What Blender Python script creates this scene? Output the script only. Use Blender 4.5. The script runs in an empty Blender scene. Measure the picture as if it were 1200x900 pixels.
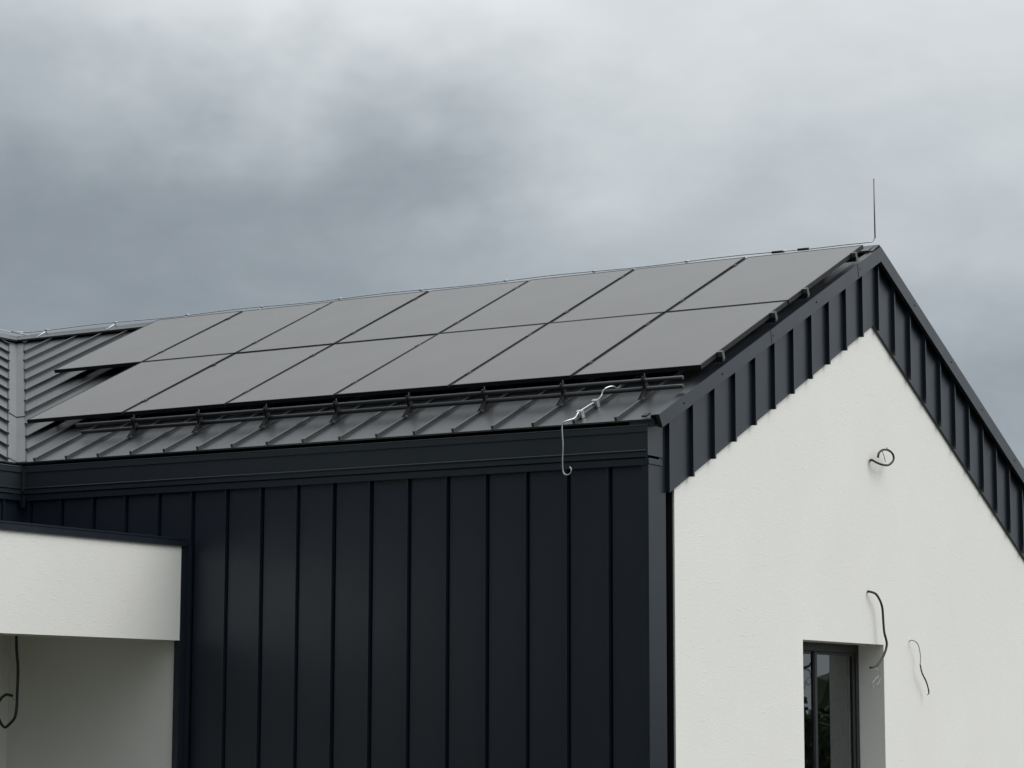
import bpy, bmesh, math, random
from mathutils import Vector, Matrix

random.seed(7)
scene = bpy.context.scene
COL = scene.collection
Rd = math.radians

# ------------------------------------------------------------------ geometry constants (metres)
TH = 0.4332                                   # roof pitch
CO, SI, TA = math.cos(TH), math.sin(TH), math.tan(TH)
ZP = 4.25                                     # height of the lower edge of the solar array
HR = -0.1326                                  # roof sheet below the panel plane, along the normal
YR = 3.52                                     # ridge line
XE = 0.03                                     # roof end at the gable
SE = -0.8844                                  # eave, slope coordinate


def sl(x, s, n):                              # front slope: x along the eave, s up the slope, n off it
    return Vector((x, s * CO - n * SI, ZP + s * SI + n * CO))


SRIDGE = (YR + HR * SI) / CO
ROOF_Y = lambda y: ZP + (HR / CO) + TA * y    # roof sheet height above y on the front slope
ZRIDGE = ROOF_Y(YR)
YE = SE * CO - HR * SI                        # eave line y
ZE = ROOF_Y(YE)
XV0 = -6.305                                  # valley foot
KV = .953                                     # plan slope of the valley
XRL = XV0 - KV * (YR - YE)                    # ridge of the side wing
YEND = -5.5                                   # far end of the side wing


# ------------------------------------------------------------------ materials
def new_mat(name):
    m = bpy.data.materials.new(name)
    m.use_nodes = True
    nt = m.node_tree
    return m, nt, nt.nodes['Principled BSDF']


def noise(nt, scale, detail=3, rough=.5, mapping=None, dist=0.0):
    tc = nt.nodes.new('ShaderNodeTexCoord')
    n = nt.nodes.new('ShaderNodeTexNoise')
    n.inputs['Scale'].default_value = scale
    n.inputs['Detail'].default_value = detail
    n.inputs['Roughness'].default_value = rough
    n.inputs['Distortion'].default_value = dist
    if mapping:
        mp = nt.nodes.new('ShaderNodeMapping')
        mp.inputs['Scale'].default_value = mapping
        nt.links.new(tc.outputs['Object'], mp.inputs['Vector'])
        nt.links.new(mp.outputs[0], n.inputs['Vector'])
    else:
        nt.links.new(tc.outputs['Object'], n.inputs['Vector'])
    return n


def mrange(nt, src, a, b, fa=0.3, fb=0.7):
    r = nt.nodes.new('ShaderNodeMapRange')
    r.inputs['From Min'].default_value = fa
    r.inputs['From Max'].default_value = fb
    r.inputs['To Min'].default_value = a
    r.inputs['To Max'].default_value = b
    nt.links.new(src, r.inputs['Value'])
    return r.outputs[0]


def mixcol(nt, fac, c1, c2):
    m = nt.nodes.new('ShaderNodeMix')
    m.data_type = 'RGBA'
    m.inputs[6].default_value = (*c1, 1)
    m.inputs[7].default_value = (*c2, 1)
    nt.links.new(fac, m.inputs[0])
    return m.outputs[2]


def bump(nt, b, src, strength, dist=0.01, prev=None):
    bp = nt.nodes.new('ShaderNodeBump')
    bp.inputs['Strength'].default_value = strength
    bp.inputs['Distance'].default_value = dist
    nt.links.new(src, bp.inputs['Height'])
    if prev:
        nt.links.new(prev, bp.inputs['Normal'])
    nt.links.new(bp.outputs[0], b.inputs['Normal'])
    return bp.outputs[0]


def coated_metal(name, c1, c2, r0, r1, spec=.5):
    m, nt, b = new_mat(name)
    n = noise(nt, .9, 4, .6)
    nt.links.new(mixcol(nt, mrange(nt, n.outputs[0], 0, 1), c1, c2), b.inputs['Base Color'])
    n2 = noise(nt, 3.1, 5, .65, (1, 1, .45))
    nt.links.new(mrange(nt, n2.outputs[0], r0, r1), b.inputs['Roughness'])
    b.inputs['Specular IOR Level'].default_value = spec
    n3 = noise(nt, 2.2, 2, .5, (1, 1, .5))
    bump(nt, b, n3.outputs[0], .12, .02)
    return m


M = {}
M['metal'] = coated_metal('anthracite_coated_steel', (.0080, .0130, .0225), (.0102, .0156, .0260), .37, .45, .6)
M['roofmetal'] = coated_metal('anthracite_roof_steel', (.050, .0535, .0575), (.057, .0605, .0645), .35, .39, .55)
M['trim'] = coated_metal('anthracite_trim_steel', (.0085, .0130, .0205), (.0110, .0160, .0240), .29, .37, .6)
M['gutter'] = coated_metal('anthracite_gutter_steel', (.020, .0260, .0325), (.024, .0300, .0365), .3, .38, .55)
M['black'] = coated_metal('black_coated_steel', (.012, .013, .014), (.017, .018, .020), .38, .5, .4)


def plaster(name, c1, c2):
    m, nt, b = new_mat(name)
    n = noise(nt, .8, 5, .6)
    nt.links.new(mixcol(nt, mrange(nt, n.outputs[0], 0, 1), c1, c2), b.inputs['Base Color'])
    b.inputs['Roughness'].default_value = .92
    b.inputs['Specular IOR Level'].default_value = .2
    n1 = noise(nt, 90, 3, .7)
    p = bump(nt, b, n1.outputs[0], .5, .004)
    n2 = noise(nt, 14, 4, .7, (1, .55, 3.0), .4)
    p = bump(nt, b, mrange(nt, n2.outputs[0], 0, 1, .60, .76), .26, .006, p)
    n3 = noise(nt, 26, 3, .6, (1, .25, 2.2), .2)
    bump(nt, b, mrange(nt, n3.outputs[0], 0, 1, .66, .74), .28, .005, p)
    return m


M['plaster'] = plaster('white_render', (.805, .792, .760), (.840, .828, .795))


def solar():
    m, nt, b = new_mat('solar_glass')
    n = noise(nt, 1.1, 3, .5)
    nt.links.new(mixcol(nt, mrange(nt, n.outputs[0], 0, 1), (.034, .0255, .0265), (.040, .0300, .0305)), b.inputs['Base Color'])
    n2 = noise(nt, 1.6, 4, .6)
    nt.links.new(mrange(nt, n2.outputs[0], .20, .235), b.inputs['Roughness'])
    b.inputs['IOR'].default_value = 1.5
    # fine cell grid: busbar lines and cell borders as a faint change in tone
    return m


M['solar'] = solar()


def plain(name, col, rough=.5, metal=0.0, spec=.5, var=.12, scale=20):
    m, nt, b = new_mat(name)
    n = noise(nt, scale, 3, .6)
    c1 = tuple(c * (1 - var) for c in col)
    c2 = tuple(min(1, c * (1 + var)) for c in col)
    nt.links.new(mixcol(nt, mrange(nt, n.outputs[0], 0, 1), c1, c2), b.inputs['Base Color'])
    b.inputs['Roughness'].default_value = rough
    b.inputs['Metallic'].default_value = metal
    b.inputs['Specular IOR Level'].default_value = spec
    return m


M['pframe'] = plain('black_anodised_frame', (.010, .010, .011), .55, spec=.25)
M['galv'] = plain('galvanised_steel', (.62, .63, .64), .38, .85)
M['alu'] = plain('dark_anodised_aluminium', (.10, .104, .108), .5, .3)
M['tube'] = coated_metal('snow_guard_tube_coating', (.018, .020, .022), (.026, .028, .030), .28, .38, .5)
M['rod'] = plain('weathered_rod', (.22, .23, .24), .55, .4)
M['cable'] = plain('black_cable_sheath', (.022, .022, .021), .55, var=.5, scale=60)
M['copper'] = plain('stripped_core', (.10, .10, .10), .5)
M['greywire'] = plain('grey_wire_sheath', (.34, .34, .33), .5)
M['wframe'] = plain('anthracite_window_frame', (.012, .013, .015), .4)
M['room'] = plain('white_room_wall', (.78, .78, .76), .9)


def glass():
    m, nt, b = new_mat('window_glass')
    out = nt.nodes['Material Output']
    nt.nodes.remove(b)
    gl = nt.nodes.new('ShaderNodeBsdfGlossy')
    gl.inputs['Roughness'].default_value = 0.0
    gl.inputs['Color'].default_value = (.92, .95, .95, 1)
    tr = nt.nodes.new('ShaderNodeBsdfTransparent')
    tr.inputs['Color'].default_value = (.80, .84, .82, 1)
    fr = nt.nodes.new('ShaderNodeFresnel')
    fr.inputs['IOR'].default_value = 2.5
    n = noise(nt, 1.3, 2)
    bp = nt.nodes.new('ShaderNodeBump')
    bp.inputs['Strength'].default_value = .03
    bp.inputs['Distance'].default_value = .01
    nt.links.new(n.outputs[0], bp.inputs['Height'])
    nt.links.new(bp.outputs[0], gl.inputs['Normal'])
    mx = nt.nodes.new('ShaderNodeMixShader')
    nt.links.new(fr.outputs[0], mx.inputs[0])
    nt.links.new(tr.outputs[0], mx.inputs[1])
    nt.links.new(gl.outputs[0], mx.inputs[2])
    nt.links.new(mx.outputs[0], out.inputs['Surface'])
    return m


M['glass'] = glass()


def ground_mat():
    m, nt, b = new_mat('site_soil_and_grass')
    n = noise(nt, .08, 6, .65)
    n2 = noise(nt, 5, 5, .7)
    c = mixcol(nt, mrange(nt, n.outputs[0], 0, 1, .42, .58), (.11, .092, .070), (.045, .060, .024))
    mx = nt.nodes.new('ShaderNodeMix')
    mx.data_type = 'RGBA'
    mx.blend_type = 'MULTIPLY'
    mx.inputs[0].default_value = .6
    nt.links.new(c, mx.inputs[6])
    nt.links.new(n2.outputs[0], mx.inputs[7])
    nt.links.new(mx.outputs[2], b.inputs['Base Color'])
    b.inputs['Roughness'].default_value = .95
    bump(nt, b, n2.outputs[0], .6, .05)
    return m


M['ground'] = ground_mat()
M['leaf'] = plain('far_foliage', (.035, .055, .022), .8, var=.35, scale=.6)


# ------------------------------------------------------------------ mesh builder
class MB:
    def __init__(self):
        self.bm = bmesh.new()
        self.smooth = False

    def face(self, pts, smooth=False):
        f = self.bm.faces.new([self.bm.verts.new(p) for p in pts])
        f.smooth = smooth
        return f

    def hexa(self, a, b):                     # two matching loops -> closed prism
        n = len(a)
        va = [self.bm.verts.new(p) for p in a]
        vb = [self.bm.verts.new(p) for p in b]
        self.bm.faces.new(va)
        self.bm.faces.new(vb[::-1])
        for i in range(n):
            j = (i + 1) % n
            self.bm.faces.new([va[j], va[i], vb[i], vb[j]])

    def box(self, x0, x1, y0, y1, z0, z1):
        self.hexa([(x0, y0, z0), (x1, y0, z0), (x1, y1, z0), (x0, y1, z0)],
                  [(x0, y0, z1), (x1, y0, z1), (x1, y1, z1), (x0, y1, z1)])

    def prism_x(self, x0, x1, yz):            # polygon in y,z pushed along x
        self.hexa([(x0, y, z) for y, z in yz], [(x1, y, z) for y, z in yz])

    def prism_y(self, y0, y1, xz):
        self.hexa([(x, y0, z) for x, z in xz], [(x, y1, z) for x, z in xz])

    def prism_z(self, z0, z1, xy):
        self.hexa([(x, y, z0) for x, y in xy], [(x, y, z1) for x, y in xy])

    def slab(self, F, u0, u1, s0, s1, n0, n1):   # box in a slope frame F(u, s, n)
        self.hexa([F(u0, s0, n0), F(u1, s0, n0), F(u1, s1, n0), F(u0, s1, n0)],
                  [F(u0, s0, n1), F(u1, s0, n1), F(u1, s1, n1), F(u0, s1, n1)])

    def pan(self, F, u0, u1, s0, s1, n, amp, nu=5, ns=10):
        """sheet metal pan that bows by a few millimetres between its seams; s0, s1 may be functions of u"""
        k = random.uniform(-1, 1) * amp
        k2 = random.uniform(-1, 1) * amp * .7
        ph = random.uniform(0, 6)
        g = []
        for i in range(nu + 1):
            a = i / nu
            u = u0 + (u1 - u0) * a
            lo = s0(u) if callable(s0) else s0
            hi = s1(u) if callable(s1) else s1
            row = []
            for j in range(ns + 1):
                b = j / ns
                d = math.sin(math.pi * a) * (k + k2 * math.sin(b * 5 + ph))
                row.append(self.bm.verts.new(F(u, lo + (hi - lo) * b, n + d)))
            g.append(row)
        for i in range(nu):
            for j in range(ns):
                f = self.bm.faces.new([g[i][j], g[i + 1][j], g[i + 1][j + 1], g[i][j + 1]])
                f.smooth = True

    def tube(self, pts, r, seg=8, cap=True, steps=0):
        pts = [Vector(p) for p in pts]
        if steps:
            q = [pts[0] * 2 - pts[1]] + pts + [pts[-1] * 2 - pts[-2]]
            out = []
            for i in range(1, len(q) - 2):
                p0, p1, p2, p3 = q[i - 1:i + 3]
                for k in range(steps):
                    t = k / steps
                    out.append(.5 * ((2 * p1) + (p2 - p0) * t + (2 * p0 - 5 * p1 + 4 * p2 - p3) * t * t
                                     + (3 * p1 - p0 - 3 * p2 + p3) * t ** 3))
            out.append(pts[-1])
            pts = out
        rings = []
        t0 = (pts[1] - pts[0]).normalized()
        up = Vector((0, 0, 1)) if abs(t0.z) < .9 else Vector((1, 0, 0))
        nrm = t0.cross(up).normalized()
        for i, p in enumerate(pts):
            t = (pts[min(i + 1, len(pts) - 1)] - pts[max(i - 1, 0)]).normalized()
            nrm = (nrm - t * nrm.dot(t)).normalized()
            bi = t.cross(nrm)
            rr = r[i] if isinstance(r, list) else r
            rings.append([self.bm.verts.new(p + (nrm * math.cos(a) + bi * math.sin(a)) * rr)
                          for a in [2 * math.pi * k / seg for k in range(seg)]])
        for a, b in zip(rings, rings[1:]):
            for k in range(seg):
                f = self.bm.faces.new([a[k], a[(k + 1) % seg], b[(k + 1) % seg], b[k]])
                f.smooth = True
        if cap:
            self.bm.faces.new(rings[0][::-1])
            self.bm.faces.new(rings[-1])

    def build(self, name, mat, parent=None, origin=None, bevel=0):
        bm = self.bm
        bmesh.ops.recalc_face_normals(bm, faces=bm.faces[:])
        org = Vector((0, 0, 0))
        if parent is not None:
            org = WORLD[parent.name].copy()
        elif origin is not None:
            org = Vector(origin)
        bmesh.ops.translate(bm, verts=bm.verts[:], vec=-org)
        me = bpy.data.meshes.new(name)
        bm.to_mesh(me)
        bm.free()
        me.materials.append(mat)
        o = bpy.data.objects.new(name, me)
        COL.objects.link(o)
        if parent is not None:
            o.parent = parent
        else:
            o.location = org
        WORLD[o.name] = org
        if bevel:
            bv = o.modifiers.new('edge', 'BEVEL')
            bv.width = bevel
            bv.segments = 2
            bv.limit_method = 'ANGLE'
            bv.angle_limit = Rd(50)
        return o


WORLD = {}


def tag(o, label=None, cat=None, group=None, kind=None):
    if label: o['label'] = label
    if cat: o['category'] = cat
    if group: o['group'] = group
    if kind: o['kind'] = kind
    return o


def empty(name, loc, label, cat, group=None):
    o = bpy.data.objects.new(name, None)
    o.empty_display_size = .2
    COL.objects.link(o)
    o.location = loc
    WORLD[o.name] = Vector(loc)
    return tag(o, label, cat, group)


# ------------------------------------------------------------------ ground and far wood
g = MB()
g.face([(-600, -600, 0), (600, -600, 0), (600, 600, 0), (-600, 600, 0)])
tag(g.build('ground', M['ground']), kind='structure')

tb = bmesh.new()
bmesh.ops.create_icosphere(tb, subdivisions=2, radius=1)
ico_v = [v.co.copy() for v in tb.verts]
ico_f = [[v.index for v in f.verts] for f in tb.faces]
tb.free()
wv, wfc = [], []
for k in range(380):
    a = 2 * math.pi * k / 380 + random.uniform(-.01, .01)
    rr = random.uniform(230, 330)
    h = random.uniform(4, 8)
    for q in range(4):
        r = random.uniform(1.8, 3.4)
        c = Vector((rr * math.cos(a) + random.uniform(-2.5, 2.5), rr * math.sin(a) + random.uniform(-2.5, 2.5), random.uniform(.2, max(r * .8, h - r))))
        n0 = len(wv)
        wv += [c + v * r + Vector((random.uniform(-.5, .5), random.uniform(-.5, .5), random.uniform(-.5, .5))) for v in ico_v]
        wfc += [[i + n0 for i in f] for f in ico_f]
wm = bpy.data.meshes.new('far_wood')
wm.from_pydata(wv, [], wfc)
wm.materials.append(M['leaf'])
wo = bpy.data.objects.new('far_wood', wm)
COL.objects.link(wo)
tag(wo, kind='stuff')

# added leafy mass out of view on the right, darkening the window reflection
hv, hf = [], []
tb = bmesh.new()
bmesh.ops.create_icosphere(tb, subdivisions=1, radius=1)
ico_v = [v.co.copy() for v in tb.verts]
ico_f = [[v.index for v in f.verts] for f in tb.faces]
tb.free()
for k in range(11000):
    t = random.random()
    c = Vector((3 + 24 * t + random.gauss(0, .35), 27 - 5.5 * t + random.gauss(0, .35), 0))
    top = 1.55 + .22 * math.sin(t * 23) + .15 * math.sin(t * 61 + 1)
    c.z = random.uniform(.15, top)
    r = random.uniform(.04, .085)
    n0 = len(hv)
    hv += [c + v * r + Vector((random.uniform(-.02, .02), random.uniform(-.02, .02), random.uniform(-.02, .02))) for v in ico_v]
    hf += [[i + n0 for i in f] for f in ico_f]
for k in range(24):                              # solid core of the added mass
    t0, t1 = k / 24, (k + 1) / 24
    n0 = len(hv)
    for t in (t0, t1):
        tp = 1.42 + .22 * math.sin(t * 23) + .15 * math.sin(t * 61 + 1)
        for o_, z_ in ((-.3, 0), (.3, 0), (.22, tp), (-.22, tp)):
            hv.append(Vector((3 + 24 * t, 27 - 5.5 * t + o_, z_)))
    hf += [[n0, n0 + 4, n0 + 7, n0 + 3], [n0 + 1, n0 + 2, n0 + 6, n0 + 5], [n0 + 3, n0 + 7, n0 + 6, n0 + 2]]
hm = bpy.data.meshes.new('reflection_hedge')
hm.from_pydata(hv, [], hf)
hm.materials.append(M['leaf'])
ho = bpy.data.objects.new('reflection_hedge', hm)
COL.objects.link(ho)
tag(ho, kind='stuff')

# ------------------------------------------------------------------ the house
house = empty('house', (-3.1, -.72, 0),
              'modern house with anthracite metal roof and cladding and a white rendered gable', 'house')

# ---- slope frames of the four roof slopes: F(u, s, n), s measured up the slope in plan distance from the eave
EAVE_P = (YR - YE)                            # plan run of each slope
EE = XV0 - XRL                                # plan run of the side wing slopes
TE = TA / KV


def f_front(x, d, n): return Vector((x, YE + d - n * SI, ZE + d * TA + n * CO))
def f_back(x, d, n): return Vector((x, 2 * YR - YE - d + n * SI, ZE + d * TA + n * CO))
def f_east(y, d, n): return Vector((XV0 - d + n * SI, y, ZE + d * TE + n * CO))
def f_west(y, d, n): return Vector((2 * XRL - XV0 + d - n * SI, y, ZE + d * TE + n * CO))


SX0, SP = -.3317, .3602                       # first seam and seam spacing
VH = .118                                      # plan half width of the valley strip, measured along the eave
SEAM_H, SEAM_W = .028, .014

roof = MB()
# front slope, one pan between each pair of seams
edges = [XE - .05] + [SX0 - SP * i for i in range(29)]
for a, b in zip(edges, edges[1:]):
    if b < XRL: b = XRL
    def lo(x): return max(0.0, (XV0 - x) / KV) if x < XV0 else 0.0
    if b < XV0 < a:
        roof.pan(f_front, XV0, a, 0, EAVE_P, 0, .0012)
        roof.pan(f_front, b, XV0, lo, EAVE_P, 0, .0)
    else:
        roof.pan(f_front, b, a, lo, EAVE_P, 0, .0012)
    if b == XRL: break
# east slope of the side wing
ys = [YE - 0.1 + SP * i for i in range(-14, 14)]
for a, b in zip(ys, ys[1:]):
    b2 = min(b, YR)
    if a >= YR: break
    def lo2(y): return max(0.0, (y - YE) * KV)
    roof.pan(f_east, a, b2, lo2, EE, 0, .001)
# the slopes on the far side, plain sheets
roof.face([f_back(XE - .05, 0, 0), f_back(2 * XRL - XV0, 0, 0), f_back(XRL, EAVE_P, 0), f_back(XE - .05, EAVE_P, 0)])
roof.face([f_west(ys[0], 0, 0), f_west(2 * YR - YE, 0, 0), f_west(YR, EE, 0), f_west(ys[0], EE, 0)])
# standing seams
for x in [SX0 - SP * i for i in range(29)]:
    if x < XRL + .25: break
    d0 = 0.0 if x > XV0 + VH else (XV0 + VH - x) / KV
    jx = random.uniform(-.003, .003)
    roof.slab(f_front, x - SEAM_W / 2 + jx, x - SEAM_W / 2 + .005 + jx, d0 + .004, EAVE_P - .06, -.004, SEAM_H - .0065)
    roof.slab(f_front, x - SEAM_W / 2 - .001 + jx, x + SEAM_W / 2 + .006 + jx, d0 + .004, EAVE_P - .06, SEAM_H - .006, SEAM_H)
    # folded lip at the foot of the seam
    roof.slab(f_front, x - SEAM_W / 2 - .004 + jx, x + SEAM_W / 2 + .004 + jx, d0, d0 + .012, -.004, SEAM_H + .003)
for y in ys[1:]:
    if y > YR - .25: break
    d0 = 0.0 if y < YE - VH else (y - YE) * KV + VH
    roof.slab(f_east, y - SEAM_W / 2 + .009, y + SEAM_W / 2, d0, EE - .06, -.004, SEAM_H - .0065)
    roof.slab(f_east, y - SEAM_W / 2 - .006, y + SEAM_W / 2, d0, EE - .06, SEAM_H - .006, SEAM_H)
    roof.slab(f_east, y - SEAM_W / 2 - .004, y + SEAM_W / 2 + .004, d0 - .004, d0 + .010, -.004, SEAM_H + .003)
for i in range(1, 40):
    x = SX0 - SP * i + .1
    if x < XRL: break
    roof.slab(f_back, x - .008, x + .008, 0, EAVE_P - .06, -.004, SEAM_H)
# turned down eave lip
roof.slab(f_front, XV0 + .02, XE - .051, -.010, -.0005, -.010, .003)
roof.slab(f_east, ys[0], YE - .02, -.010, -.0005, -.010, .003)
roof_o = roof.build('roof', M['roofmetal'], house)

# ---- ridge caps, raised over a dark ventilation gap
rc = MB()
def cap_x(x0, x1):
    for F in (f_front, f_back):
        rc.slab(F, x0, x1, EAVE_P - .15, EAVE_P + .012, .042, .047)
        rc.slab(F, x0, x1, EAVE_P - .154, EAVE_P - .1505, .028, .0475)
cap_x(XRL, -.02)
for F in (f_east, f_west):
    rc.slab(F, ys[0], YR - .0, EE - .15, EE + .012, .043, .048)
    rc.slab(F, ys[0], YR - .15, EE - .154, EE - .1505, .029, .0485)
rc.build('ridge_cap', M['roofmetal'], house)
vb = MB()                                      # black strip standing in for the shade in the gap under the cap
vb.slab(f_front, XRL, -.03, EAVE_P - .10, EAVE_P - .06, .002, .041)
vb.slab(f_east, ys[0], YR, EE - .10, EE - .06, .003, .0415)
vb.build('ridge_gap_shade', M['black'], house)

# ---- valley flashing: a creased strip with lapped joints
vf = MB()
cuts = [0.0, 1.35, 2.62, EAVE_P]
W_ = VH * .95
for k, (d0, d1) in enumerate(zip(cuts, cuts[1:])):
    lift = .006 + .005 * (k % 2)
    a0 = 0.0 if k == 0 else d0 - .03
    A = lambda d: f_front(XV0 - d * KV, d, lift)
    B = lambda d: f_front(XV0 - d * KV + W_, d, lift)
    Cc = lambda d: f_east(YE + d, d * KV + W_, lift)
    vf.face([A(a0), B(a0), B(d1), A(d1)])
    vf.face([A(a0), A(d1), Cc(d1), Cc(a0)])
    vf.tube([B(a0), B(d1)], .005, 6)
    vf.tube([Cc(a0), Cc(d1)], .005, 6)
    if k:
        vf.tube([B(a0), A(a0), Cc(a0)], .0035, 6)
vf.build('valley_flashing', M['roofmetal'], house)

# ---- front wall cladding with standing seams
XR_ = -.0696                                   # corner return plane
YW = -.7254                                    # outer face of the seams
YB = -.700                                     # face of the pans
XI = -6.27                                     # inner corner with the side wing


def f_wall(x, z, n): return Vector((x, YB - n, z))


fw = MB()
seams = [-.4136 - .3598 * k for k in range(17)]
seams = [x for x in seams if x > XI + .05]
ed = [-.085] + seams + [XI]
for a, b in zip(ed, ed[1:]):
    fw.pan(f_wall, b + .026 if b != XI else b, a - .004, 0, 3.44, 0, .0025, 4, 12)
    if b != XI: fw.box(b + .0255, b + .0265, YB, YB + .03, 0, 3.44)
for x in seams:
    j = random.uniform(-.003, .003)
    fw.box(x - .009 + j, x + .006 + j, YW, YB + .028, .0, 3.432)
    fw.box(x - .013 + j, x - .0092 + j, YB - .004, YB + .003, .0, 3.432)
fw.box(-.13, -.118, YW + .002, YB + .002, 0, 3.432)
fw.box(XI, -.09, YB + .031, YB + .10, 0, 3.44)
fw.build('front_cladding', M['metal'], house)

ct = MB()                                      # metal return at the corner, under the verge
ct.prism_x(-.118, XR_, [(-.7285, 0), (-.456, 0), (-.456, ROOF_Y(-.456) - .03), (-.56, ROOF_Y(-.56) - .03), (-.56, 3.44), (-.7285, 3.44)])
ct.box(-.119, -.061, -.7375, -.52, 3.425, 3.470)
ct.build('corner_trim', M['trim'], house, bevel=.003)

# ---- box gutter along the eave, with its frieze strip; then round the inner corner
def gutter(mb, F, u0, u1):
    # F(u, out, z): out = distance in front of the wall
    def bar(o0, o1, z0, z1):
        mb.hexa([F(u0, o0, z0), F(u1, o0, z0), F(u1, o1, z0), F(u0, o1, z0)],
                [F(u0, o0, z1), F(u1, o0, z1), F(u1, o1, z1), F(u0, o1, z1)])
    bar(.040, .052, 3.664, 3.714)             # top lip
    bar(.036, .042, 3.530, 3.664)             # face
    bar(.036, .056, 3.518, 3.530)             # bead
    bar(.038, .050, 3.478, 3.518)             # lower flange
    mb.tube([F(u0 + .002, .053, 3.5245), F(u1 - .002, .053, 3.5245)], .0085, 10)
    mb.tube([F(u0 + .002, .048, 3.713), F(u1 - .002, .048, 3.713)], .0065, 10)
    bar(-.17, .036, 3.490, 3.497)             # trough floor
    bar(-.18, -.17, 3.490, 3.700)             # trough back


gm = MB()
fg = lambda x, o, z: Vector((x, YB - o, z))
gutter(gm, fg, XI - .00, -.072)
gm.box(-.0715, -.060, -.754, -.520, 3.489, 3.716)       # end plate
for x in (-2.05, -5.0, -6.1):                            # lapped joints
    gm.box(x - .004, x + .004, -.7445, -.742, 3.53, 3.664)
fe = lambda y, o, z: Vector((XI + .0 + o - .002, y, z))
gutter(gm, fe, ys[0], YB - .04)
gm.box(XI - .01, XI + .075, YB - .0765, YB - .035, 3.500, 3.69)        # corner piece
gm.build('gutter', M['gutter'], house, bevel=.002)

fr = MB()                                     # frieze below the gutter
fr.box(XI, -.075, -.737, -.69, 3.418, 3.470)
fr.box(XI, -.10, -.712, -.690, 3.470, 3.50)
fr.box(XI - .02, XI + .037, ys[0], -.738, 3.420, 3.471)
fr.box(XI + .03, XI + .075, -.762, -.738, 3.36, 3.468)                 # corner clip
fr.build('frieze', M['metal'], house, bevel=.002)

# ---- wall of the side wing: metal above the canopy, render below
sw = MB()
yy = -.74
sws = [-.95 - .36 * k for k in range(13)]
sw.box(XI - .12, XI, ys[0] + .1, -.70, 2.95, 3.44)
for y in sws:
    sw.box(XI, XI + .025, y - .009, y + .009, 2.95, 3.418)
sw.build('side_cladding', M['metal'], house)
sp = MB()
sp.box(XI - .12, XI + .002, ys[0] + .1, -.70, 0, 2.949)
sp.prism_y(ys[0] + .1, ys[0] + .4, [(XI - .13, 0), (XI - .13, 3.44), (XRL, ZRIDGE - .03), (2 * XRL - XI + .1, 3.44), (2 * XRL - XI + .1, 0)])
sp.box(2 * XRL - XI, 2 * XRL - XI + .3, ys[0] + .41, 7.6, 0, 3.5)      # far wall
sp.box(2 * XRL - XI + .31, -.5, 7.3, 7.5, 0, 3.7)                      # back wall
sp.build('side_wall', M['plaster'], house)

# ---- porch: flat canopy with white fascia over a rendered wall
po = MB()
XF = -4.375
po.prism_x(XF - .35, XF, [(-.832, 2.185), (-.832, 2.958), (-4.6, 2.958), (-4.6, 2.185)])
po.box(XI + .003, XF - .351, -4.6, -.832, 2.30, 2.957)
po.box(XI + .003, XF - .351, -4.6, -4.25, 2.185, 2.299)
po.box(XI + .003, -4.432, -.800, -.7255, 0, 2.299)                      # rendered wall under the canopy
canopy = po.build('porch', M['plaster'], house)
pf = MB()
pf.box(XI + .01, XF + .025, -4.63, -.79, 2.9585, 3.018)
pf.box(XF - .01, XF + .030, -4.635, -.785, 3.008, 3.0215)
pf.build('coping', M['metal'], canopy)
pt = MB()
pt.box(-4.431, -4.372, -.8315, -.7258, 0, 2.958)
pt.box(-4.371, -4.350, -.770, -.7258, 0, 2.956)
pt.build('edge_trim', M['metal'], canopy)

# ---- gable wall with the window opening
XG = -.062
Y0, Y1 = -.335, 7.49
WY0, WY1, WZ0, WZ1 = 1.935, 3.642, .25, 2.208
tz = lambda y: (ROOF_Y(y) if y <= YR else ROOF_Y(2 * YR - y)) - .06
XB = XG - .38
gw = MB()


def ring(x):
    outer = [(Y0, 0), (Y1, 0), (Y1, tz(Y1)), (YR, tz(YR)), (Y0, tz(Y0))]
    return outer


def wall_face(x, flip):
    bm = gw.bm
    # quads round the opening
    rects = [[(Y0, 0), (WY0, 0), (WY0, WZ0), (WY0, WZ1), (WY0, tz(WY0)), (Y0, tz(Y0))],
             [(WY0, 0), (WY1, 0), (WY1, WZ0), (WY0, WZ0)],
             [(WY0, WZ1), (WY1, WZ1), (WY1, tz(WY1)), (YR, tz(YR)), (WY0, tz(WY0))],
             [(WY1, 0), (Y1, 0), (Y1, tz(Y1)), (WY1, tz(WY1)), (WY1, WZ1), (WY1, WZ0)]]
    for r in rects:
        pts = [(x, y, z) for y, z in r]
        gw.face(pts[::-1] if flip else pts)


wall_face(XG, False)
wall_face(XB, True)
for (a, b) in [((WY0, WZ0), (WY1, WZ0)), ((WY1, WZ0), (WY1, WZ1)), ((WY1, WZ1), (WY0, WZ1)), ((WY0, WZ1), (WY0, WZ0)),
               ((Y0, 0), (Y0, tz(Y0))), ((Y1, tz(Y1)), (Y1, 0))]:
    gw.face([(XG, *a), (XG, *b), (XB, *b), (XB, *a)])
bmesh.ops.remove_doubles(gw.bm, verts=gw.bm.verts[:], dist=.0005)
gw.build('gable_wall', M['plaster'], house)
gt = MB()                                      # dark lining of the groove beside the gable wall
gt.box(XG - .2, XG - .012, Y0 - .014, Y0 - .002, 0, 3.40)
gt.box(XG - .2, XG - .15, -.455, Y0 - .015, 0, 3.40)
gt.build('groove_lining', M['black'], house)

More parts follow.
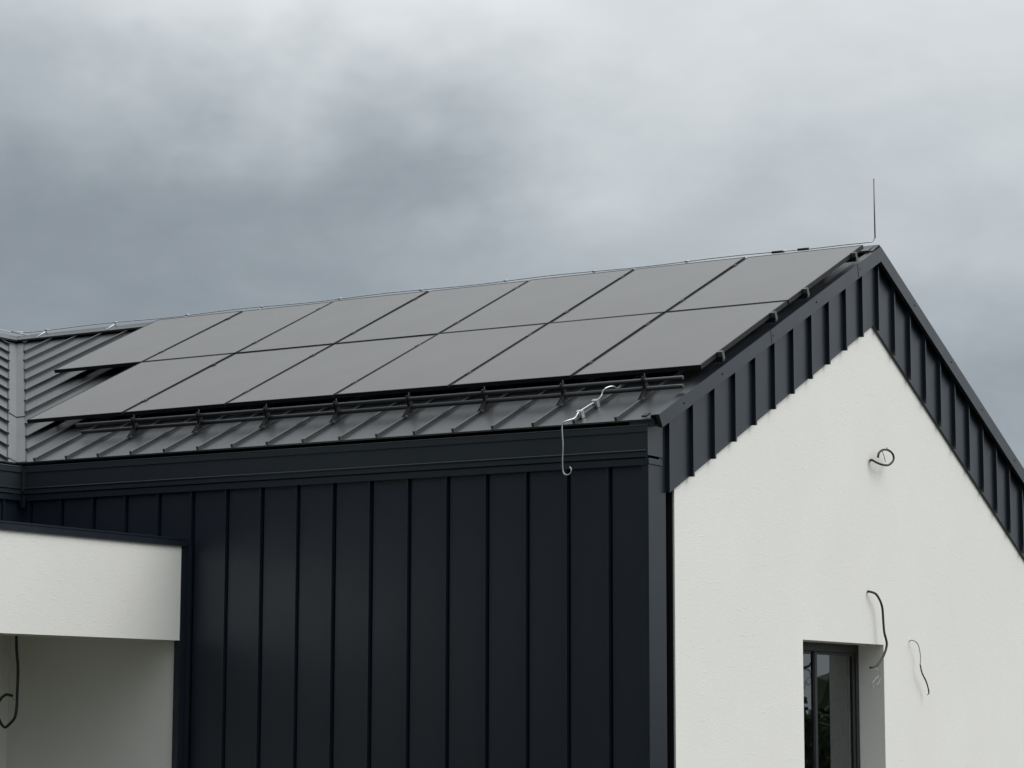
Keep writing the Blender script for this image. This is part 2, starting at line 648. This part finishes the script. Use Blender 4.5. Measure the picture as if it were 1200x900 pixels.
# ---- gable cladding following both verges
XC = -.036
gc = MB()
DEP_L = .935                                   # vertical depth of the band
botL = lambda y: 3.233 + (y + .456) * .4602
YA = 3.485                                     # lower apex
zA = botL(YA)
botR = lambda y: zA - (y - YA) * .4870
topL = lambda y: ROOF_Y(y) - .012
topR = lambda y: ROOF_Y(2 * YR - y) - .012
bot = lambda y: botL(y) if y <= YA else botR(y)
top = lambda y: topL(y) if y <= YR else topR(y)
ribs = [-.4745 + .3667 * k for k in range(24)]
ribs[0] = -.456
f_gab = lambda y, z, n: Vector((XC + n, y, z))
ed = [r for r in ribs if r < 7.7] + [7.75]
for a, b in zip(ed, ed[1:]):
    segs = [(a, b)] if not (a < YA < b) else [(a, YA), (YA, YR), (YR, b)]
    if a < YR < b and not (a < YA < b): segs = [(a, YR), (YR, b)]
    for s0, s1 in segs:
        if s1 - s0 < .004: continue
        gc.pan(f_gab, s0, s1, bot, top, 0, .002 if len(segs) == 1 else 0, 4, 6)
        # underside of the band
        gc.face([(XC, s0, bot(s0)), (XC, s1, bot(s1)), (XG - .01, s1, bot(s1)), (XG - .01, s0, bot(s0))])
for k, y in enumerate(ribs):
    if y > 7.7: break
    if k == 0: continue
    w2 = .020
    yb = y - w2 if k else y
    zb = min(bot(yb), bot(y)) - .004
    gc.prism_x(XC - .002, -.004, [(yb, zb), (y, zb), (y, top(y) - .02), (yb, top(yb) - .02)])
gc.prism_x(XG - .03, XC - .001, [(-.456, botL(-.456) + .002), (-.44, botL(-.44) + .002), (-.44, topL(-.44)), (-.456, topL(-.456))])
gc.build('gable_cladding', M['trim'], house)

# ---- verge trims
vt = MB()
hi = .031
def vline(y, off): return (ROOF_Y(y) if y <= YR else ROOF_Y(2 * YR - y)) + off
ya = -.757
vt.prism_x(0.002, .036, [(ya, vline(ya, hi)), (YR, vline(YR, hi)), (YR, vline(YR, hi - .135)), (ya + .06, vline(ya + .06, hi - .118))])
yz = 7.81
vt.prism_x(.001, .035, [(YR + .0005, vline(YR, hi)), (yz, vline(yz, hi)), (yz, vline(yz, hi - .155)), (YR + .0005, vline(YR, hi - .135))])
# top flange folded over the roof edge, with a small upstand
vt.prism_x(-.030, .001, [(ya, vline(ya, hi - .006)), (YR, vline(YR, hi - .006)), (YR, vline(YR, hi)), (ya, vline(ya, hi))])
vt.prism_x(-.085, .0005, [(YR + .001, vline(YR, hi - .006)), (yz, vline(yz, hi - .006)), (yz, vline(yz, hi)), (YR + .001, vline(YR, hi))])
vt.prism_x(-.034, -.030, [(ya, vline(ya, 0)), (YR, vline(YR, 0)), (YR, vline(YR, hi)), (ya, vline(ya, hi))])
# lap joints with a step
for y in (1.18, 2.98):
    vt.prism_x(.036, .0385, [(y, vline(y, hi)), (y + .10, vline(y + .10, hi)), (y + .115, vline(y + .115, hi - .127)), (y + .025, vline(y + .025, hi - .127))])
# closing plate over the apex
vt.prism_x(-.35, .020, [(YR - .16, vline(YR - .16, hi + .004)), (YR, vline(YR, hi + .012)), (YR + .16, vline(YR + .16, hi + .004)),
                        (YR + .16, vline(YR + .16, hi + .010)), (YR, vline(YR, hi + .020)), (YR - .16, vline(YR - .16, hi + .010))])
verge = vt.build('verge_trim', M['trim'], house)
for y, x in [(v, .0362) for v in (-.35, .3, 1.23, 2.1, 3.03)] + [(v, .0352) for v in (4.3, 5.2, 6.0, 6.9)]:
    sc = MB()
    z = vline(y, hi - .06)
    sc.tube([(x, y, z), (x + .005, y, z)], .008, 8)
    sc.build('screw', M['black'], verge)
# eave end plug between roof sheet and gutter
ep = MB()
ep.prism_x(-.22, -.012, [(-.742, 3.700), (-.60, 3.72), (-.60, ROOF_Y(-.60) - .012), (-.742, ROOF_Y(-.742) - .012)])
ep.build('eave_stop', M['trim'], house)
ec = MB()
ec.prism_x(-.105, -.065, [(-.765, 3.768), (-.70, 3.798), (-.70, 3.812), (-.765, 3.783)])
ec.build('eave_clip', M['black'], house)

# ---- window
win = bpy.data.objects.new('window', None)
COL.objects.link(win)
win.parent = house
win.location = Vector((-.3, 2.68, WZ0)) - WORLD['house']
WORLD['window'] = Vector((-.3, 2.68, WZ0))
XW0, XW1 = -.375, -.300
wf = MB()
FWD = .065
wf.box(XW0, XW1, WY0 + .001, WY0 + FWD, WZ0 + .001, WZ1 - .001)
wf.box(XW0, XW1, WY1 - FWD, WY1 - .001, WZ0 + .001, WZ1 - .001)
wf.box(XW0, XW1, WY0 + FWD + .0005, WY1 - FWD - .0005, WZ1 - .075, WZ1 - .001)
wf.box(XW0, XW1, WY0 + FWD + .0005, WY1 - FWD - .0005, WZ0 + .001, WZ0 + .075)
YM = 2.728
wf.box(XW0, XW1 - .004, YM - .026, YM + .026, WZ0 + .0755, WZ1 - .0755)
wf.build('window_frame', M['wframe'], win, bevel=.004)
for (a, b) in ((WY0 + FWD, YM - .026), (YM + .026, WY1 - FWD)):
    s = MB()
    e = .0008
    t = .045
    s.box(XW0 + .01, XW1 - .010, a + e, a + .012, WZ0 + .076, WZ1 - .076)
    s.box(XW0 + .01, XW1 - .010, b - (.055 if b > 3 else .012), b - e, WZ0 + .076, WZ1 - .076)
    s.box(XW0 + .01, XW1 - .010, a + .0125, b - .0565, WZ1 - .10, WZ1 - .0762)
    s.box(XW0 + .01, XW1 - .010, a + .0125, b - .0565, WZ0 + .0762, WZ0 + .11)
    so = s.build('sash', M['wframe'], win, bevel=.003)
    p = MB()
    p.face([(XW1 - .024, a + .01, WZ0 + .08), (XW1 - .024, b - .01, WZ0 + .08), (XW1 - .024, b - .01, WZ1 - .08), (XW1 - .024, a + .01, WZ1 - .08)])
    p.build('pane', M['glass'], win)
rm = MB()                                      # room behind the window
rm.box(-4.2, -4.1, -.3, 7.0, 0, 2.7)
rm.box(-4.1, XB - .002, -.3, -.2, 0, 2.7)
rm.box(-4.1, XB - .002, 6.4, 6.5, 0, 2.7)
rm.box(-4.1, XB - .002, -.2, 6.4, 2.7, 2.8)
rm.build('room', M['room'], house)

# ------------------------------------------------------------------ solar array: 7 panels above, 6 below
PX, PS = 1.154, 1.7739
PW, PL, PT = 1.129, 1.748, .035
pm_f = MB()
fw_ = .011
I = lambda x, s, n: Vector((x, s, n))
pm_f.slab(I, -PW, 0, 0, fw_, -PT, 0)
pm_f.slab(I, -PW, 0, PL - fw_, PL, -PT, 0)
pm_f.slab(I, -PW, -PW + fw_, fw_ + .0002, PL - fw_ - .0002, -PT, 0)
pm_f.slab(I, -fw_, 0, fw_ + .0002, PL - fw_ - .0002, -PT, 0)
pm_g = MB()
pm_g.slab(I, -PW + fw_ + .0003, -fw_ - .0003, fw_ + .0003, PL - fw_ - .0003, -.008, -.0015)
pm_b = MB()
pm_b.slab(I, -PW / 2 - .06, -PW / 2 + .06, PL - .12, PL - .08, -.03, -.0085)


def mesh_only(mb, name, mat):
    bmesh.ops.recalc_face_normals(mb.bm, faces=mb.bm.faces[:])
    me = bpy.data.meshes.new(name)
    mb.bm.to_mesh(me)
    mb.bm.free()
    me.materials.append(mat)
    return me


me_f, me_g, me_b = mesh_only(pm_f, 'frame', M['pframe']), mesh_only(pm_g, 'glass', M['solar']), mesh_only(pm_b, 'junction_box', M['black'])
ordw = ['first', 'second', 'third', 'fourth', 'fifth', 'sixth', 'seventh']
proto = None
for row, cnt in ((0, 6), (1, 7)):
    for i in range(cnt):
        rw = 'lower' if row == 0 else 'upper'
        if i == 0:
            lab = f'dark solar panel of the {rw} row, right beside the white gable verge'
        elif i == cnt - 1:
            lab = ('dark solar panel at the far left end of the lower row, nearest the valley' if row == 0 else
                   'dark solar panel overhanging past the row below at the upper left end')
        else:
            lab = f'dark solar panel in the {rw} row, {ordw[i]} from the white gable'
        o = bpy.data.objects.new('solar_panel', None)
        COL.objects.link(o)
        o.empty_display_size = .1
        o.location = sl(-i * PX - .0015, row * PS, 0)
        o.rotation_euler = (TH + Rd(random.uniform(-.12, .12)), Rd(random.uniform(-.12, .12)), 0)
        tag(o, lab, 'solar panel', 'solar panels on the front roof slope')
        for nm, me in (('frame', me_f), ('glass', me_g)):
            c = bpy.data.objects.new(nm, me)
            COL.objects.link(c)
            c.parent = o

# ------------------------------------------------------------------ mounting rails under the panels
rails = [(.33, 6, 'aluminium mounting rail under the lower panels, nearest the snow guard'),
         (1.40, 6, 'aluminium mounting rail under the upper half of the lower panel row'),
         (2.10, 7, 'aluminium mounting rail under the lower half of the upper panel row'),
         (3.24, 7, 'aluminium mounting rail under the upper panels, nearest the ridge')]
for s, cnt, lab in rails:
    base = sl(.03, s, HR)
    r = empty('mounting_rail', base, lab, 'mounting rail', 'mounting rails under the solar panels')
    mb = MB()
    xl = -cnt * PX + .05
    mb.slab(sl, xl, .035, s - .02, s + .02, -.075, -.0355)
    mb.build('rail', M['black'], r)
    mb = MB()
    mb.slab(sl, .0015, .036, s - .022, s + .022, -.0345, .001)
    mb.slab(sl, -.008, .035, s - .021, s + .021, .0012, .005)
    mb.slab(sl, .037, .041, s - .019, s + .019, -.060, .004)
    mb.build('end_clamp', M['alu'], r)
    for i in range(1, cnt):
        mb = MB()
        xm = -i * PX + .01
        mb.slab(sl, xm - .018, xm + .018, s - .03, s + .03, .0008, .004)
        mb.tube([sl(xm, s, .004), sl(xm, s, .009)], .006, 6)
        mb.build('mid_clamp', M['black'], r)
    for i in range(0, cnt * 3, 2):                 # seam clamps standing on the roof seams
        x = SX0 - SP * i
        if x < xl: break
        mb = MB()
        mb.slab(sl, x - .022, x + .022, s - .025, s + .025, HR + .012, -.0755)
        mb.build('seam_clamp', M['black'], r)

# ------------------------------------------------------------------ snow guard: two tubes on eight brackets
SS = -.325
sg = empty('snow_guard', sl(-3, SS, HR), 'black double tube snow guard on brackets along the eave below the panels', 'snow guard')
for nm, n, xa, xb, r in (('upper_tube', .004, -6.03, 0.0, .0155), ('lower_tube', -.064, -5.99, -.012, .0175)):
    mb = MB()
    mb.tube([sl(xa, SS, n), sl(xb, SS, n)], r, 12)
    mb.build('tube', M['tube'], sg)
for k in range(8):
    x = SX0 - 2 * SP * k
    mb = MB()
    N0 = HR + .012
    wob = random.uniform(-.006, .006)
    prof = [(SS - .135 + wob, N0), (SS + .10, N0), (SS + .10, N0 + .02), (SS + .030, N0 + .045), (SS + .020, .022),
            (SS + .006, .036), (SS - .010, .036), (SS - .023, .024), (SS - .027, -.052), (SS - .130 + wob, N0 + .024)]
    for x0, x1 in ((x - .012, x - .007), (x + .007, x + .012)):
        mb.hexa([sl(x0, s, n) for s, n in prof], [sl(x1, s, n) for s, n in prof])
    mb.slab(sl, x - .0068, x + .0068, SS - .10, SS + .03, HR + .036, HR + .048)
    mb.tube([sl(x, SS, .0), sl(x, SS + .022, .052)], .005, 6)
    br = mb.build('bracket', M['black'], sg)
    mb = MB()
    mb.tube([sl(x - .026, SS - .112, N0 + .012), sl(x + .028, SS - .112, N0 + .012)], .008, 8)
    mb.build('bolt', M['alu'], br)

# ------------------------------------------------------------------ lightning protection
lc = empty('lightning_conductor', (-3, YR, ZRIDGE), 'thin metal lightning wire clipped along the ridge with an upright rod at the gable', 'lightning conductor')
mb = MB()
pts = []
x = XRL + .1
while x < -.4:
    sag = .012 * math.sin((x * 1.04) * math.pi)
    pts.append((x, YR - .0, ZRIDGE + .084 + sag * .5))
    x += .33
pts += [(-.35, YR, ZRIDGE + .082), (-.12, YR + .02, ZRIDGE + .086), (-.065, YR + .05, ZRIDGE + .096), (-.045, YR + .06, ZRIDGE + .14)]
mb.tube(pts, .0055, 6, steps=4)
mb.tube([(XRL + .1, YR, ZRIDGE + .086), (XRL + .02, YR - .1, ZRIDGE + .086), (XRL, YR - .3, ZRIDGE + .086), (XRL, ys[0], ZRIDGE + .086)], .0055, 6, steps=4)
mb.build('ridge_wire', M['galv'], lc)
mb = MB()
mb.tube([(-.045, YR + .06, ZRIDGE + .125), (-.046, YR + .06, ZRIDGE + .675)], .0068, 8)
mb.build('rod', M['rod'], lc)
xs = [XRL + .45 + 1.0 * k for k in range(11)]
for x in xs:
    if x > -.3: break
    mb = MB()
    mb.tube([(x, YR, ZRIDGE + .045), (x, YR, ZRIDGE + .082)], .006, 6)
    mb.tube([(x - .02, YR, ZRIDGE + .085), (x + .02, YR, ZRIDGE + .085)], .0095, 8)
    d = Vector((0, -.15, -.15 * TA))
    mb.tube([Vector((x, YR, ZRIDGE + .070)), Vector((x, YR - .03, ZRIDGE + .056)), Vector((x, YR, ZRIDGE + .056)) + d,
             Vector((x - .015, YR, ZRIDGE + .036)) + d], .0055, 6)
    mb.build('clip', M['galv'], lc)
for x in (-.98, -.72):
    mb = MB()
    mb.tube([(x - .06, YR, ZRIDGE + .083), (x + .05, YR, ZRIDGE + .082)], .012, 8)
    mb.build('connector', M['black'], lc)

dc = empty('down_conductor', sl(-.69, -.6, HR), 'bright metal wire running down a roof seam over the gutter to a curled end', 'wire')
XD = SX0 - SP
mb = MB()
p3 = lambda x, s, n: sl(x, s, n)
wp = [p3(XD - .02, -.02, -.105), p3(XD + .02, -.16, -.088), p3(XD + .035, -.235, -.050), p3(XD + .02, -.29, -.036), p3(XD + .005, -.345, -.040), p3(XD - .005, -.385, -.075),
      p3(XD, -.47, -.082), p3(XD, -.62, -.078), p3(XD, -.78, -.075), p3(XD, -.86, -.108), p3(XD + .01, -.915, -.105)]
XV = XD - .068
wp[-2:] = [p3(XD - .008, -.84, -.100), p3(XD - .045, -.915, -.098)]
wp += [Vector((XV, -.800, 3.755)), Vector((XV - .002, -.803, 3.70)), Vector((XV + .004, -.800, 3.60)), Vector((XV - .002, -.797, 3.48)), Vector((XV, -.795, 3.41)),
       Vector((XV + .010, -.795, 3.382)), Vector((XV + .036, -.795, 3.370)), Vector((XV + .064, -.795, 3.382)), Vector((XV + .072, -.795, 3.412)), Vector((XV + .058, -.795, 3.430))]
mb.tube(wp, .0058, 8, steps=4)
mb.build('wire', M['galv'], dc)
for s in (-.50, -.76):
    mb = MB()
    mb.slab(sl, XD - .022, XD - .010, s - .022, s + .022, HR + .004, HR + .056)
    mb.slab(sl, XD + .010, XD + .022, s - .022, s + .022, HR + .004, HR + .056)
    mb.slab(sl, XD - .024, XD + .024, s - .020, s + .020, HR + .0565, HR + .064)
    mb.build('seam_clip', M['galv'], dc)

# ------------------------------------------------------------------ loose cables
def cable(name, base, label, parts):
    e = empty(name, base, label, 'cable')
    for nm, mat, pts, r, st in parts:
        m_ = MB()
        m_.tube(pts, r, 8, steps=st)
        m_.build(nm, mat, e)
    return e


cable('cable', (-.06, 3.32, 3.83), 'short black cable end coiled into a ring, high on the white gable', [
    ('sheath', M['cable'], [(-0.070, 3.441, 3.828), (-0.030, 3.376, 3.826), (0.000, 3.434, 3.803), (0.020, 3.515, 3.792), (0.030, 3.615, 3.800), (0.035, 3.703, 3.841), (0.035, 3.723, 3.881), (0.030, 3.693, 3.916), (0.030, 3.595, 3.933), (0.030, 3.478, 3.920), (0.025, 3.409, 3.886), (0.020, 3.398, 3.846)], .0098, 5),
    ('core', M['copper'], [(0.030, 3.459, 3.919), (0.030, 3.517, 3.865), (0.025, 3.555, 3.820)], .003, 4),
    ('core', M['copper'], [(0.030, 3.566, 3.926), (0.032, 3.582, 3.952)], .0045, 2)])
cable('cable', (-0.060, 3.270, 2.660), 'bent black cable hanging from the white gable beside the window top corner', [
    ('sheath', M['cable'], [(-.10, 3.33, 2.665), (-.03, 3.29, 2.66), (.0, 3.36, 2.635), (.01, 3.45, 2.54), (.01, 3.475, 2.40), (.015, 3.48, 2.31), (.02, 3.52, 2.21), (.01, 3.47, 2.11), (.0, 3.36, 2.03), (.0, 3.26, 2.008), (.0, 3.19, 2.0)], .0105, 5),
    ('core', M['greywire'], [(.0, 3.21, 2.0), (.0, 3.30, 1.985), (.0, 3.40, 1.97), (.0, 3.40, 1.90), (.0, 3.33, 1.855), (.0, 3.26, 1.885), (.0, 3.22, 1.86)], .0032, 5),
    ('core', M['greywire'], [(.0, 3.22, 2.0), (.0, 3.33, 1.99), (.0, 3.37, 1.93), (.0, 3.29, 1.90), (.0, 3.24, 1.82), (.0, 3.21, 1.86)], .003, 5)])
cable('cable', (-.06, 4.21, 2.26), 'thin grey and black wire dangling from the white gable right of the window', [
    ('bare_wire', M['greywire'], [(-.08, 4.26, 2.255), (-.02, 4.23, 2.262), (.0, 4.29, 2.23), (.0, 4.34, 2.16), (.0, 4.35, 2.09), (.0, 4.34, 2.04)], .0048, 5),
    ('sheath', M['cable'], [(.0, 4.34, 2.045), (.0, 4.38, 1.97), (.0, 4.47, 1.90), (.0, 4.53, 1.82), (.0, 4.53, 1.785)], .0068, 5),
    ('core', M['copper'], [(.0, 4.53, 1.785), (.0, 4.50, 1.775)], .004, 1)])
cable('cable', (-5.2, -1.87, 2.30), 'black cable with a looped end hanging from the soffit of the white porch', [
    ('sheath', M['cable'], [(-5.2, -1.87, 2.33), (-5.2, -1.865, 2.12), (-5.2, -1.84, 1.95), (-5.2, -1.84, 1.74), (-5.2, -1.84, 1.655), (-5.211, -1.845, 1.562),
                            (-5.257, -1.85, 1.511), (-5.314, -1.85, 1.48), (-5.37, -1.85, 1.53), (-5.405, -1.85, 1.614), (-5.382, -1.85, 1.686), (-5.302, -1.865, 1.737), (-5.223, -1.87, 1.73)], .0115, 5),
    ('core', M['greywire'], [(-5.235, -1.868, 1.731), (-5.20, -1.87, 1.70), (-5.185, -1.87, 1.692)], .004, 3)])

# ------------------------------------------------------------------ camera
cam = bpy.data.cameras.new('camera')
cam.sensor_width = 36
cam.lens = 2805.47 / 1200 * 36
cam.clip_end = 3000
co = bpy.data.objects.new('camera', cam)
COL.objects.link(co)
yw_, pi_, ro_ = .5485, .1365, .0024
fwd = Vector((-math.sin(yw_) * math.cos(pi_), math.cos(yw_) * math.cos(pi_), math.sin(pi_)))
rt = Vector((math.cos(yw_), math.sin(yw_), 0))
up = rt.cross(fwd)
rt2 = rt * math.cos(ro_) + up * math.sin(ro_)
up2 = -rt * math.sin(ro_) + up * math.cos(ro_)
mt = Matrix((rt2, up2, -fwd)).transposed().to_4x4()
mt.translation = (8.2332, -16.2484, 1.604)
co.matrix_world = mt
scene.camera = co

# ------------------------------------------------------------------ sky and sun (overcast)
world = bpy.data.worlds.new('World')
scene.world = world
world.use_nodes = True
nt = world.node_tree
nt.nodes.clear()
L = nt.links.new
out = nt.nodes.new('ShaderNodeOutputWorld')
bg = nt.nodes.new('ShaderNodeBackground')
bg.inputs['Strength'].default_value = .1
L(bg.outputs[0], out.inputs['Surface'])
SUN_DIR = Vector((.80, .22, .95)).normalized()
sky = nt.nodes.new('ShaderNodeTexSky')
sky.sky_type = 'NISHITA'
sky.sun_disc = False
sky.sun_elevation = math.asin(SUN_DIR.z)
sky.sun_rotation = math.atan2(SUN_DIR.x, SUN_DIR.y)
tc = nt.nodes.new('ShaderNodeTexCoord')


def val(v):
    n = nt.nodes.new('ShaderNodeValue')
    n.outputs[0].default_value = v
    return n.outputs[0]


def mth(op, a, b=None, c=None):
    n = nt.nodes.new('ShaderNodeMath')
    n.operation = op
    for i, q in enumerate((a, b, c)):
        if q is None: continue
        if isinstance(q, (int, float)): n.inputs[i].default_value = q
        else: L(q, n.inputs[i])
    return n.outputs[0]


sep = nt.nodes.new('ShaderNodeSeparateXYZ')
L(tc.outputs['Generated'], sep.inputs[0])
dx, dy, dz = sep.outputs
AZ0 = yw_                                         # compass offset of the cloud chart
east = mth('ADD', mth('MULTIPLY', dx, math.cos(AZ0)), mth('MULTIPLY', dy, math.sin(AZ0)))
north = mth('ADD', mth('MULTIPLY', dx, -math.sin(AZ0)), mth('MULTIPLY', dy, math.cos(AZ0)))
az = mth('MULTIPLY', mth('ARCTAN2', east, north), 180 / math.pi)
el = mth('MULTIPLY', mth('ARCSINE', dz), 180 / math.pi)


def wnoise(scale, detail, rough, mp, dist=0.0, loc=(0, 0, 0)):
    m_ = nt.nodes.new('ShaderNodeMapping')
    m_.inputs['Scale'].default_value = mp
    m_.inputs['Location'].default_value = loc
    L(tc.outputs['Generated'], m_.inputs['Vector'])
    n = nt.nodes.new('ShaderNodeTexNoise')
    n.inputs['Scale'].default_value = scale
    n.inputs['Detail'].default_value = detail
    n.inputs['Roughness'].default_value = rough
    n.inputs['Distortion'].default_value = dist
    L(m_.outputs[0], n.inputs['Vector'])
    return n.outputs[0]


warp1 = mth('MULTIPLY', mth('SUBTRACT', wnoise(9, 4, .55, (1, 1, 1.6)), .5), 9.0)
warp2 = mth('MULTIPLY', mth('SUBTRACT', wnoise(9, 4, .55, (1, 1, 1.6), 0, (3.3, 1.7, 5.1)), .5), 6.0)
azw = mth('ADD', az, warp1)
elw = mth('ADD', el, warp2)


def blob(a0, e0, sa, se):
    u = mth('POWER', mth('DIVIDE', mth('ABSOLUTE', mth('SUBTRACT', azw, a0)), sa), 2)
    v = mth('POWER', mth('DIVIDE', mth('ABSOLUTE', mth('SUBTRACT', elw, e0)), se), 2)
    return mth('EXPONENT', mth('MULTIPLY', mth('ADD', u, v), -1))


px = lambda x: (x - 600) * .02042
py = lambda y: 7.82 + (450 - y) * .02042
BLOBS = [(px(40), py(250), 9.5, 3.1, -.15), (px(330), py(230), 4.0, 1.9, -.05), (px(470), py(255), 2.0, 2.0, -.05), (px(1190), py(440), 3.0, 2.0, -.03),
         (px(650), py(215), 1.9, 2.0, .055), (px(370), py(15), 6.5, 1.9, .19), (px(900), py(285), 3.5, .9, .03), (px(840), py(220), 2.5, 1.3, -.05),
         (px(90), py(85), 3.0, 1.0, -.05)]
# the cloud deck: dim near the horizon, brighter overhead, brightened out of view on the gable side
def sstep(x_, a_, b_):
    n = nt.nodes.new('ShaderNodeMapRange')
    n.interpolation_type = 'SMOOTHSTEP'
    n.inputs['From Min'].default_value = a_
    n.inputs['From Max'].default_value = b_
    L(x_, n.inputs['Value'])
    return n.outputs[0]
lum = mth('ADD', .34, mth('MULTIPLY', sstep(elw, 5.5, 18.5), .35))
lum = mth('ADD', lum, mth('MULTIPLY', sstep(el, 15, 34), .34))
lum = mth('ADD', lum, mth('MULTIPLY', sstep(el, 30, 80), .15))
tot = lum
for a0, e0, sa, se, amp in BLOBS:
    tot = mth('ADD', tot, mth('MULTIPLY', blob(a0, e0, sa, se), amp))
n1 = wnoise(7, 7, .58, (1, 1, 2.6), .6, (1.2, .4, 2.0))
n2 = wnoise(20, 8, .6, (1, 1, 1.8), .4, (.2, 2.4, 1.0))
tot = mth('ADD', tot, mth('MULTIPLY', mth('SUBTRACT', n1, .5), .16))
tot = mth('ADD', tot, mth('MULTIPLY', mth('SUBTRACT', n2, .5), .085))
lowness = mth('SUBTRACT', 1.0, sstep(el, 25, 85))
side = mth('MULTIPLY', mth('ADD', mth('MULTIPLY', east, .62), mth('MULTIPLY', mth('MINIMUM', north, 0.0), .30)), lowness)  # sky out of view shaped: raised to light the gable, dimmed to darken the facade
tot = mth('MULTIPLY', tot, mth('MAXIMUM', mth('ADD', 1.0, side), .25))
tot = mth('MAXIMUM', tot, .06)
# darker cloud is bluer
ramp = nt.nodes.new('ShaderNodeValToRGB')
ramp.color_ramp.elements[0].position = .25
ramp.color_ramp.elements[0].color = (.865, 1.0, 1.125, 1)
ramp.color_ramp.elements[1].position = .72
ramp.color_ramp.elements[1].color = (.945, 1.0, 1.02, 1)
L(tot, ramp.inputs[0])
cl = nt.nodes.new('ShaderNodeVectorMath')
cl.operation = 'SCALE'
L(ramp.outputs[0], cl.inputs[0])
L(mth('MULTIPLY', tot, 10.0), cl.inputs['Scale'])
mx = nt.nodes.new('ShaderNodeMix')
mx.data_type = 'RGBA'
mx.inputs[0].default_value = .97
L(sky.outputs[0], mx.inputs[6])
L(cl.outputs[0], mx.inputs[7])
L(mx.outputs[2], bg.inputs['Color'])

sd = bpy.data.lights.new('sun', 'SUN')
sd.energy = 1.5
sd.angle = Rd(40)
sd.color = (1.0, .985, .955)
so = bpy.data.objects.new('sun', sd)
COL.objects.link(so)
so.rotation_euler = SUN_DIR.to_track_quat('Z', 'Y').to_euler()

vs = scene.view_settings
vs.view_transform = 'Standard'
vs.look = 'None'
vs.exposure = 0.0
vs.gamma = 1
scene.render.engine = 'CYCLES'
